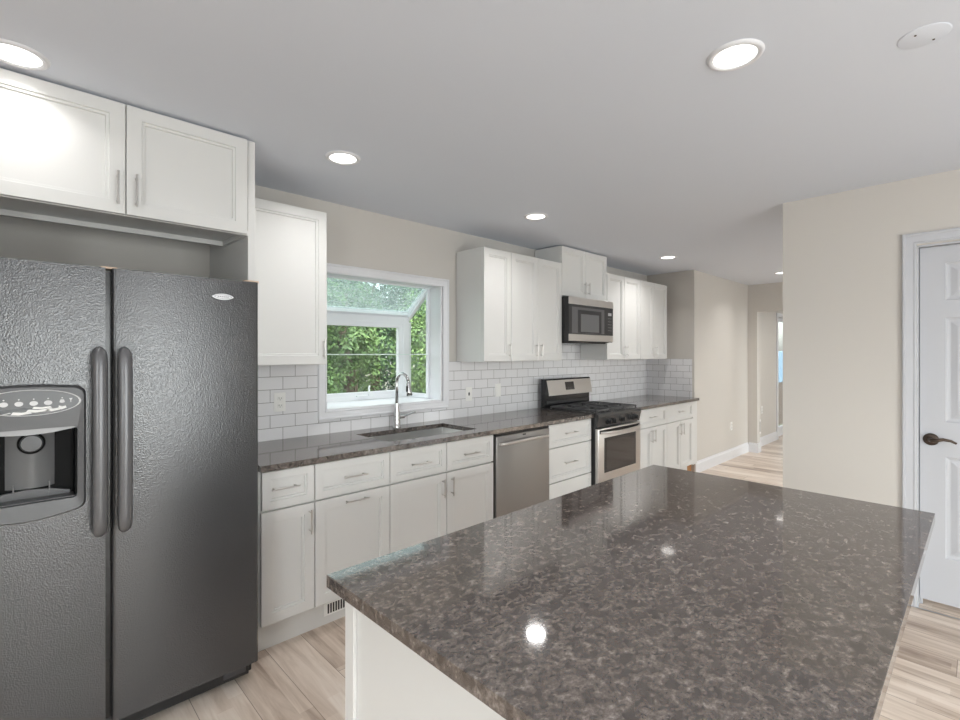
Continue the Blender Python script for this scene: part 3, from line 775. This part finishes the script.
flat_oval(bm, .1255, 1.277, .007, .004); poly_y(bm, [(.1195, 1.280), (.1315, 1.280), (.1295, 1.285), (.1215, 1.285)], HY-.0051, HY-.0035)
poly_y(bm, [(.143, 1.288), (.153, 1.288), (.149, 1.281), (.149, 1.274), (.147, 1.274), (.147, 1.281)], HY-.0051, HY-.0035)
link('control_icons', bm, M_icon, disp)
bm = BM()
for (x0, z0, w_, h_) in ((-.03, 1.246, .03, .006), (.0, 1.242, .05, .008), (.035, 1.248, .06, .008), (.085, 1.249, .035, .009), (.05, 1.258, .05, .006), (.115, 1.254, .022, .010)):
    pts = [(x0, z0), (x0+w_*.4, z0-h_*.3), (x0+w_, z0+h_*.2), (x0+w_*.9, z0+h_), (x0+w_*.5, z0+h_*.7), (x0+w_*.1, z0+h_*1.1)]
    poly_y(bm, pts, HY-.0053, HY-.0036)
link('torn_label', bm, mat('torn_label_white', (.8, .8, .78), .6), disp, label='scraped remains of a white sticker')
bm = BM(); poly_y(bm, [(-.06, 1.250), (-.02, 1.258), (.03, 1.262), (.055, 1.259), (.03, 1.254), (.0, 1.250), (-.03, 1.243), (-.05, 1.244)], HY-.0056, HY-.0037); link('label_residue', bm, M_black, disp)

# brown shim on top of the fridge
tag(link('cardboard_shim', bx(.735, .795, 2.24, 2.33, 1.7515, 1.762, .002), M_card), 'small tan piece of packing on top of the fridge at its right corner', 'packing')

# ------------------------------------------------------------------ dishwasher
dw = thing('dishwasher', (2.72, 2.65, 0), 'stainless dishwasher between the sink cabinet and the drawer cabinet', 'dishwasher')
link('tub', bx(2.416, 3.023, 2.385, 2.95, .02, .880, .002), M_blackmatte, dw)
dd = link('door', bx(2.424, 3.017, 2.345, 2.383, .115, .862, .006, seg=3), M_dwsteel, dw, True)
pts = []; N = 16
for k in range(N+1):
    t = k/N; pts.append((2.455+.53*t, 2.338-.036*math.sin(PI*t)**.6 - .004, .806+.010*math.sin(PI*t)))
link('handle', tube(BM(), pts, .011, 12, flat=.8), M_steel, dd, 'all')
for x in (2.462, 2.978): link('handle_mount', bx(x-.012, x+.012, 2.325, 2.347, .797, .815, .003), M_steel, dd)
link('latch', bx(2.70, 2.735, 2.343, 2.346, .842, .852, .001), M_slot, dd)
link('top_vent', bx(2.424, 3.017, 2.352, 2.384, .8625, .8785, .002), M_black, dw)
link('kick_plate', bx(2.42, 3.02, 2.43, 2.45, .0, .113), M_blackmatte, dw)

# ------------------------------------------------------------------ gas range
rg = thing('gas_range', (4.01, 2.65, 0), 'stainless and black gas range with knobs and cast iron grates', 'range')
RX0, RX1 = 3.634, 4.386
link('body', bx(RX0, RX1, 2.336, 2.965, .02, .893, .003), M_blackmatte, rg)
bm = BM(); poly_x(bm, [(2.300, .885), (2.300, .908), (2.315, .918), (2.93, .918), (2.93, .8935), (2.336, .8935), (2.336, .885)], RX0, RX1); link('cooktop', bm, M_cooktop, rg)
kp = link('control_panel', poly_x(BM(), [(2.318, .794), (2.296, .884), (2.3355, .884), (2.3355, .794)], RX0+.002, RX1-.002), M_cooktop, rg)
for x in (3.785, 3.868, 4.020, 4.178, 4.262):
    bm = lathe(BM(), [(0, -.030), (.017, -.029), (.020, -.02), (.021, -.006), (.026, -.004), (.026, .004)], (x, 2.301, .842), 'Y', 24)
    box(bm, x-.0045, x+.0045, 2.262, 2.275, .822, .862, .002)
    link('knob', bm, M_black, kp, True)
od = link('oven_door', bx(RX0+.004, RX1-.004, 2.302, 2.334, .262, .786, .005, seg=3), M_steel, rg, True)
link('door_glass', bx(3.735, 4.285, 2.2995, 2.303, .395, .700, .001), M_black, od)
link('window', bx(3.765, 4.255, 2.2982, 2.2996, .42, .675), mat('oven_window', (.035, .03, .028), .06, spec=.5), od)
pts = [(RX0+.035+.68*k/16, 2.296-.045*math.sin(PI*k/16)**.5, .752-.004*math.sin(PI*k/16)) for k in range(17)]
link('handle', tube(BM(), pts, .012, 12), M_steel, od, 'all')
link('handle_backing', bx(RX0+.03, RX1-.03, 2.2995, 2.3022, .742, .772, .001), M_black, od)
link('warming_drawer', bx(RX0+.004, RX1-.004, 2.306, 2.334, .075, .252, .005, seg=3), M_steel, rg, True)
# grates: three castings, fingers over burners
for gx0, gx1 in ((3.655, 3.888), (3.894, 4.126), (4.132, 4.365)):
    bm = BM(); z0, z1 = .930, .946
    gy0, gy1 = 2.335, 2.835
    for (a, b, c, d) in ((gx0, gx1, gy0, gy0+.014), (gx0, gx1, gy1-.014, gy1), (gx0, gx0+.014, gy0, gy1), (gx1-.014, gx1, gy0, gy1), (gx0, gx1, 2.578, 2.592)): box(bm, a, b, c, d, z0, z1, .003)
    gm = (gx0+gx1)/2
    for cy in (2.462, 2.708):
        for k in range(4):
            t = PI/4+PI/2*k; 
            q0 = Vector((gm+.035*math.cos(t), cy+.035*math.sin(t), .9395)); q1 = Vector((gm+.118*math.copysign(1, math.cos(t))*.85, cy+.13*math.copysign(1, math.sin(t)), .938))
            tube(bm, [q0, q1], .006, 6)
        for sx_ in (-1, 1): tube(bm, [(gm+sx_*.035, cy, .9405), (gm+sx_*.105, cy, .938)], .006, 6)
    for x in (gx0+.007, gx1-.007):
        for y in (gy0+.007, gy1-.007, 2.585): box(bm, x-.006, x+.006, y-.006, y+.006, .919, .932)
    link('grate', bm, M_iron, rg)
for cx_ in (3.771, 4.01, 4.249):
    for cy in ((2.462, 2.708) if cx_ != 4.01 else (2.585,)):
        bm = lathe(BM(), [(.052, 0), (.050, .006), (.036, .008), (.036, .013), (.030, .0165), (0, .0165)], (cx_, cy, .9185), 'Z', 24)
        link('burner', bm, M_iron, rg, True)
# backguard
bgx = poly_x(BM(), [(2.885, .919), (2.885, 1.03), (2.848, 1.045), (2.875, 1.182), (2.885, 1.195), (2.925, 1.195), (2.925, .919)], RX0, RX1)
bg = link('backguard', bgx, M_black, rg)
def on_face(z, out): # point on slanted face
    t = (z-1.045)/(1.182-1.045); return 2.848+.027*t - out
pl = BM(); z0, z1 = 1.038, 1.182
poly_x(pl, [(on_face(z0, .004), z0), (on_face(z1, .004), z1), (on_face(z1, -.002), z1), (on_face(z0, -.002), z0)], RX0+.02, RX1-.005)
link('backguard_panel', pl, M_steel, bg)
pl = BM(); z0, z1 = 1.082, 1.160
poly_x(pl, [(on_face(z0, .0052), z0), (on_face(z1, .0052), z1), (on_face(z1, .003), z1), (on_face(z0, .003), z0)], 3.93, 4.075)
link('display', pl, M_glassdark, bg)
pl = BM()
for zz in (1.092, 1.105):
    for k in range(5): box(pl, 3.942+.027*k, 3.955+.027*k, on_face(zz, .0062), on_face(zz, .004), zz-.002, zz+.002)
link('display_keys', pl, M_micromesh, bg)
link('backguard_trim', bx(RX0+.03, RX1-.03, 2.8785, 2.8855, .955, .985, .002), M_cooktop, bg)

# ------------------------------------------------------------------ microwave
mw = thing('microwave', (4.0, 2.79, 1.535), 'stainless over-the-range microwave with a dark glass door', 'microwave')
MX0, MX1, MZ0, MZ1 = 3.622, 4.378, 1.536, 1.962
link('body', bx(MX0, MX1, 2.645, 2.985, MZ0+.012, MZ1, .002), M_blackmatte, mw)
md = link('door', bx(MX0, MX1, 2.603, 2.643, MZ0+.015, MZ1-.002, .004), M_blackmatte, mw)
link('top_trim', bx(MX0+.003, MX1, 2.598, 2.604, 1.892, MZ1-.002, .002), M_steel, md)
link('bottom_trim', bx(MX0+.003, MX1, 2.598, 2.604, 1.556, 1.618, .002), M_steel, md)
link('glass', bx(MX0+.003, MX1, 2.5985, 2.6035, 1.6185, 1.8915, .001), M_microglass, md)
link('window_frame', bx(3.672, 4.215, 2.5975, 2.599, 1.628, 1.868), mat('microwave_window_ring', (.12, .12, .125), .25), md)
link('window_mesh', bx(3.765, 4.160, 2.5968, 2.5976, 1.632, 1.845), M_microglass, md)
link('window', bx(3.812, 4.118, 2.5960, 2.5969, 1.642, 1.808), M_micromesh, md)
link('display', bx(4.285, 4.345, 2.5972, 2.5987, 1.815, 1.843), mat('display_label', (.35, .35, .36), .4), md)
for i in range(3):
    for k in range(5): link('key', bx(4.283+.024*i, 4.296+.024*i, 2.5975, 2.5987, 1.785-.03*k, 1.790-.03*k), M_micromesh, md)
bm = BM(); box(bm, 3.66, 4.34, 2.66, 2.95, MZ0, MZ0+.0125, .002); link('underside_vent', bm, M_black, mw)
for x in (3.80, 4.20): pass

# ------------------------------------------------------------------ island
il = thing('kitchen_island', (1.37, .7, 0), 'white kitchen island base under the large granite top', 'island')
bm = BM(); box(bm, .578, 2.150, .36, 1.040, .0, .883, .001); link('body', bm, M_cab, il)
for ya, yb in ((1.008, 1.047), (.355, .39)): link('corner_trim', bx(.568, .5775, ya, yb, .0, .883, .0015), M_cab, il)
for x0, x1 in ((.60, 1.112), (1.116, 1.628), (1.632, 2.144)):
    d = link('door', shaker(x0, x1, .11, .876, -1.0615, .05), M_cab, il, M=Matrix.Rotation(PI, 4, 'Z') @ Matrix.Translation((-(x0+x1), 0, 0)) )
    bm = BM(); hx = x0+.03; cyl(bm, (hx, 1.0915, .70), (hx, 1.0915, .83), .0055, n=12)
    for z in (.716, .814): cyl(bm, (hx, 1.0915, z), (hx, 1.061, z), .0044, n=10)
    link('handle', bm, M_nickel, d, True)
tag(link('island_worktop', bx(.540, 2.190, .110, 1.085, .884, .914, .0015), M_gran), 'large dark brown-grey granite slab on top of the island', 'worktop')

# ------------------------------------------------------------------ plates, registers
def outlet(x, z, yw, label, kind='outlet', M=None, w_=.070, h_=.115, group='wall plates'):
    o = thing('wall_'+kind if kind != 'blank' else 'blank_wall_plate', (x, yw, z-h_/2), label, 'outlet' if kind == 'outlet' else ('switch' if kind == 'switch' else 'wall plate'), group)
    link('cover_plate', bx(x-w_/2, x+w_/2, yw-.006, yw-.0003, z-h_/2, z+h_/2, .002), M_plate, o)
    if kind == 'outlet':
        for dz in (-.022, .022):
            s_ = link('socket', bx(x-.016, x+.016, yw-.0085, yw-.006, z+dz-.014, z+dz+.014, .004), M_plate, o)
            bm = BM(); box(bm, x-.008, x-.0055, yw-.0092, yw-.0084, z+dz-.002, z+dz+.007); box(bm, x+.0055, x+.008, yw-.0092, yw-.0084, z+dz-.002, z+dz+.006); box(bm, x-.002, x+.002, yw-.0092, yw-.0084, z+dz-.010, z+dz-.006)
            link('slots', bm, M_slot, s_)
    elif kind == 'switch':
        n_ = 2 if w_ > .1 else 1
        for k in range(n_):
            xx = x + (k-(n_-1)/2)*.046
            link('toggle', bx(xx-.017, xx+.017, yw-.0095, yw-.006, z-.034, z+.034, .003), M_plate, o)
    return o
outlet(1.184, 1.143, T0, 'white duplex outlet on the tiles left of the window, next to the fridge')
o = outlet(2.757, 1.102, T0, 'white wall plate with a dark round centre, first on the tiles right of the window', 'blank')
link('centre_jack', lathe(BM(), [(0, -.004), (.006, -.003), (.008, 0)], (2.757, T0-.006, 1.102), 'Y', 16, sy=2.0), M_slot, o)
o = outlet(3.107, 1.116, T0, 'plain white wall plate on the tiles, second right of the window', 'blank')
link('rocker', bx(3.090, 3.124, T0-.0085, T0-.006, 1.082, 1.150, .002), M_plate, o)
outlet(7.10, .445, 2.40, 'white duplex outlet low on the beige wall past the kitchen run')
outlet(8.22, 1.275, 2.40, 'white double switch plate at shoulder height in the passage', 'switch', w_=.118)
outlet(8.42, .56, 2.40, 'white duplex outlet above the floor register in the passage')

def register(name, x0, x1, z0, z1, yw, label, n_, gap, vertical=True):
    o = thing(name, ((x0+x1)/2, yw, z0), label, 'vent')
    link('frame', bx(x0, x1, yw-.006, yw-.0003, z0, z1, .002), M_plate, o)
    bm = BM(); m_ = (x1-x0)*.08; m2 = (z1-z0)*.14; st_ = (x1-x0-2*m_)/n_
    for k in range(n_): box(bm, x0+m_+st_*k+st_*.2, x0+m_+st_*(k+1)-st_*.2, yw-.0072, yw-.0058, z0+m2, z1-m2)
    link('slots', bm, M_slot, o)
    return o
register('toe_kick_register', 1.19, 1.44, .045, .115, 2.43, 'small white slotted register in the toe kick behind the island corner', 14, .5)
register('wall_register', 8.10, 8.36, .20, .42, 2.40, 'white return air register low on the passage wall', 6, .5)

# ------------------------------------------------------------------ ceiling lights
def downlight(x, y, label):
    t = thing('recessed_light', (x, y, H), label, 'ceiling light', 'round recessed ceiling lights')
    link('trim_ring', lathe(BM(), [(.066, -.001), (.066, -.007), (.078, -.010), (.084, -.006), (.087, -.0005)], (x, y, H), 'Z', 48), M_trim, t, 'all')
    link('lens', lathe(BM(), [(0, -.0045), (.0662, -.0045), (.0662, -.001)], (x, y, H), 'Z', 48), M_lens, t)
    return t
spots = [(0.013, 2.243, 'recessed light above the left door of the over-fridge cabinet'), (1.22, 2.269, 'recessed light above the window and sink'),
         (1.746, .578, 'largest recessed light, above the island'), (2.748, 2.26, 'recessed light in front of the first cabinet right of the window'),
         (4.9, 2.269, 'recessed light beyond the microwave cabinet'), (6.85, 1.726, 'farthest recessed light, at the edge of the right wall'),
         (.2, -.95, 'added unseen recessed light behind the camera on the left'), (.22, .578, 'added unseen recessed light above the camera, left of the island'), (1.75, -1.3, 'added unseen recessed light behind the island'), (-1.3, .9, 'added unseen recessed light left of the fridge side of the room'),  # out of view, added for extra illumination of the kitchen
         (5.2, .3, 'added unseen recessed light in the room behind the right wall'), (6.4, 1.0, 'added unseen recessed light in the hall just behind the right wall'), (8.7, 1.5, 'added unseen recessed light in the passage beyond the hall')]  # out of view, added to brighten the hall and passage
proto = downlight(*spots[0])
lights = [proto]
for x, y, lb in spots[1:]:
    c = proto.copy(); COL.objects.link(c); c.location = (x, y, H); c['label'] = lb
    for ch in list(proto.children):
        q = ch.copy(); COL.objects.link(q); q.parent = c
    lights.append(c)
for x, y, lb in spots:
    ld_ = bpy.data.lights.new('recessed_lamp', 'AREA'); ld_.shape = 'DISK'; ld_.size = .125; ld_.energy = LAMP_W * (.35 if (x, y) == spots[0][:2] else (1.5 if x > 4 else 1)); ld_.color = LAMP_COL; ld_.spread = math.radians(135)
    lo = bpy.data.objects.new('recessed_lamp', ld_); COL.objects.link(lo); lo.location = (x, y, H-.012)
cv = thing('ceiling_cover_plate', (2.069, .13, H), 'round white blank cover plate on the ceiling with two screws', 'cover plate')
link('plate', lathe(BM(), [(0, -.004), (.058, -.004), (.064, -.002), (.065, -.0003)], (2.069, .13, H), 'Z', 48), M_ceil, cv, True)
for dx in (-.03, .035): link('screw', lathe(BM(), [(0, -.0065), (.003, -.006), (.0035, -.004)], (2.069+dx, .13-dx*.6, H), 'Z', 12), M_bronze, cv)

# ------------------------------------------------------------------ outside
def leaf_mat(name, c1, c2):
    m = mat(name, c1, .6); n, l, b = nt(m)
    g = n.new('ShaderNodeNewGeometry'); t = n.new('ShaderNodeTexNoise'); t.inputs['Scale'].default_value = 2.4; t.inputs['Detail'].default_value = 3; l.new(g.outputs['Position'], t.inputs['Vector'])
    r = ramp(n, [(.35, c1), (.65, c2)]); l.new(t.outputs[0], r.inputs[0]); l.new(r.outputs[0], b.inputs['Base Color'])
    return m
M_leafs = [leaf_mat('leaves_mid', (.03, .075, .02), (.09, .16, .04)), leaf_mat('leaves_dark', (.014, .045, .014), (.04, .10, .03)), leaf_mat('leaves_light', (.06, .13, .03), (.15, .24, .07))]
M_grass = leaf_mat('lawn', (.07, .08, .04), (.14, .13, .08))
struct('ground', bx(-30, 60, 3.121, 60, -.5, -.35), M_grass)
struct('ground_south', bx(-30, 60, -40, -2.901, -.5, -.35), M_grass)
def tree(x, y, h, r, m, label, seed, n_=2600, low=.1, leaf=.12):
    rnd = random.Random(seed)
    t = thing('leafy_tree', (x, y, -.35), label, 'tree', 'trees outside the window')
    link('trunk', tube(BM(), [(x, y, -.35), (x+.1, y, h*.3), (x-.05, y+.1, h*.6), (x, y, h*.9)], [.16, .13, .09, .04], 10), M_bark, t, 'all')
    bm = BM()
    blobs = [(Vector((x+rnd.uniform(-r, r)*.58, y+rnd.uniform(-r, r)*.58, h*rnd.uniform(low, .95))), rnd.uniform(.28, .42)*r) for _ in range(34)]
    for i in range(n_):
        c, br = blobs[i % len(blobs)]
        d = Vector((rnd.gauss(0, 1), rnd.gauss(0, 1), rnd.gauss(0, 1))).normalized()
        p = c + d*br*rnd.uniform(.6, 1.0)
        u = (d.cross(Vector((rnd.gauss(0, 1), rnd.gauss(0, 1), rnd.gauss(0, 1))))).normalized(); nn = (d + Vector((rnd.gauss(0, .6), rnd.gauss(0, .6), rnd.gauss(0, .6)))).normalized(); v = nn.cross(u).normalized()
        s_ = leaf*rnd.uniform(.6, 1.3)
        a = bm.verts.new(p-u*s_); b = bm.verts.new(p-v*s_*.45); c2 = bm.verts.new(p+u*s_); d2_ = bm.verts.new(p+v*s_*.45)
        bm.faces.new((a, b, c2, d2_))
    link('foliage', bm, M_leafs[m], t)
tree(4.7, 8.6, 2.9, 1.35, 0, 'bushy green tree seen through the left half of the window', 1, 9000, leaf=.05)
tree(7.5, 9.4, 3.0, 1.3, 2, 'light green shrub nearest the right side pane', 7, 9000, leaf=.05)
tree(1.9, 8.9, 3.4, 1.3, 1, 'dark green tree left of the window view', 3, 5000, leaf=.06)
tree(7.9, 12.8, 3.9, 2.1, 1, 'tall dark green tree behind the window centre', 2, 9000, leaf=.09)
tree(12.3, 12.8, 4.2, 2.1, 0, 'mid green tree seen past the right side pane', 4, 9000, leaf=.09)
tree(3.4, 13.2, 4.0, 2.1, 0, 'mid green tree at the far left of the yard', 8, 5000, leaf=.1)
tree(8.6, 18.2, 4.6, 3.0, 1, 'tallest dark tree at the back of the yard', 5, 9000, leaf=.14)
tree(15.0, 17.5, 5.6, 3.0, 1, 'tall tree at the far right of the yard', 6, 7000, leaf=.14)
tree(2.4, 18.6, 5.2, 3.0, 1, 'tall tree at the back left of the yard', 9, 6000, leaf=.14)
pl_ = thing('garden_pool', (16, 3.7, -.35), 'light blue raised pool wall over a brown skirt, seen through the far glass door', 'pool')
link('pool_wall', bx(12.0, 19.0, 3.6, 3.75, .70, 1.50, .02), mat('pool_blue', srgb(120, 155, 185), .4), pl_)
link('skirt', bx(12.0, 19.0, 3.58, 3.77, -.35, .70, .01), mat('brown_skirt', srgb(84, 72, 66), .7), pl_)
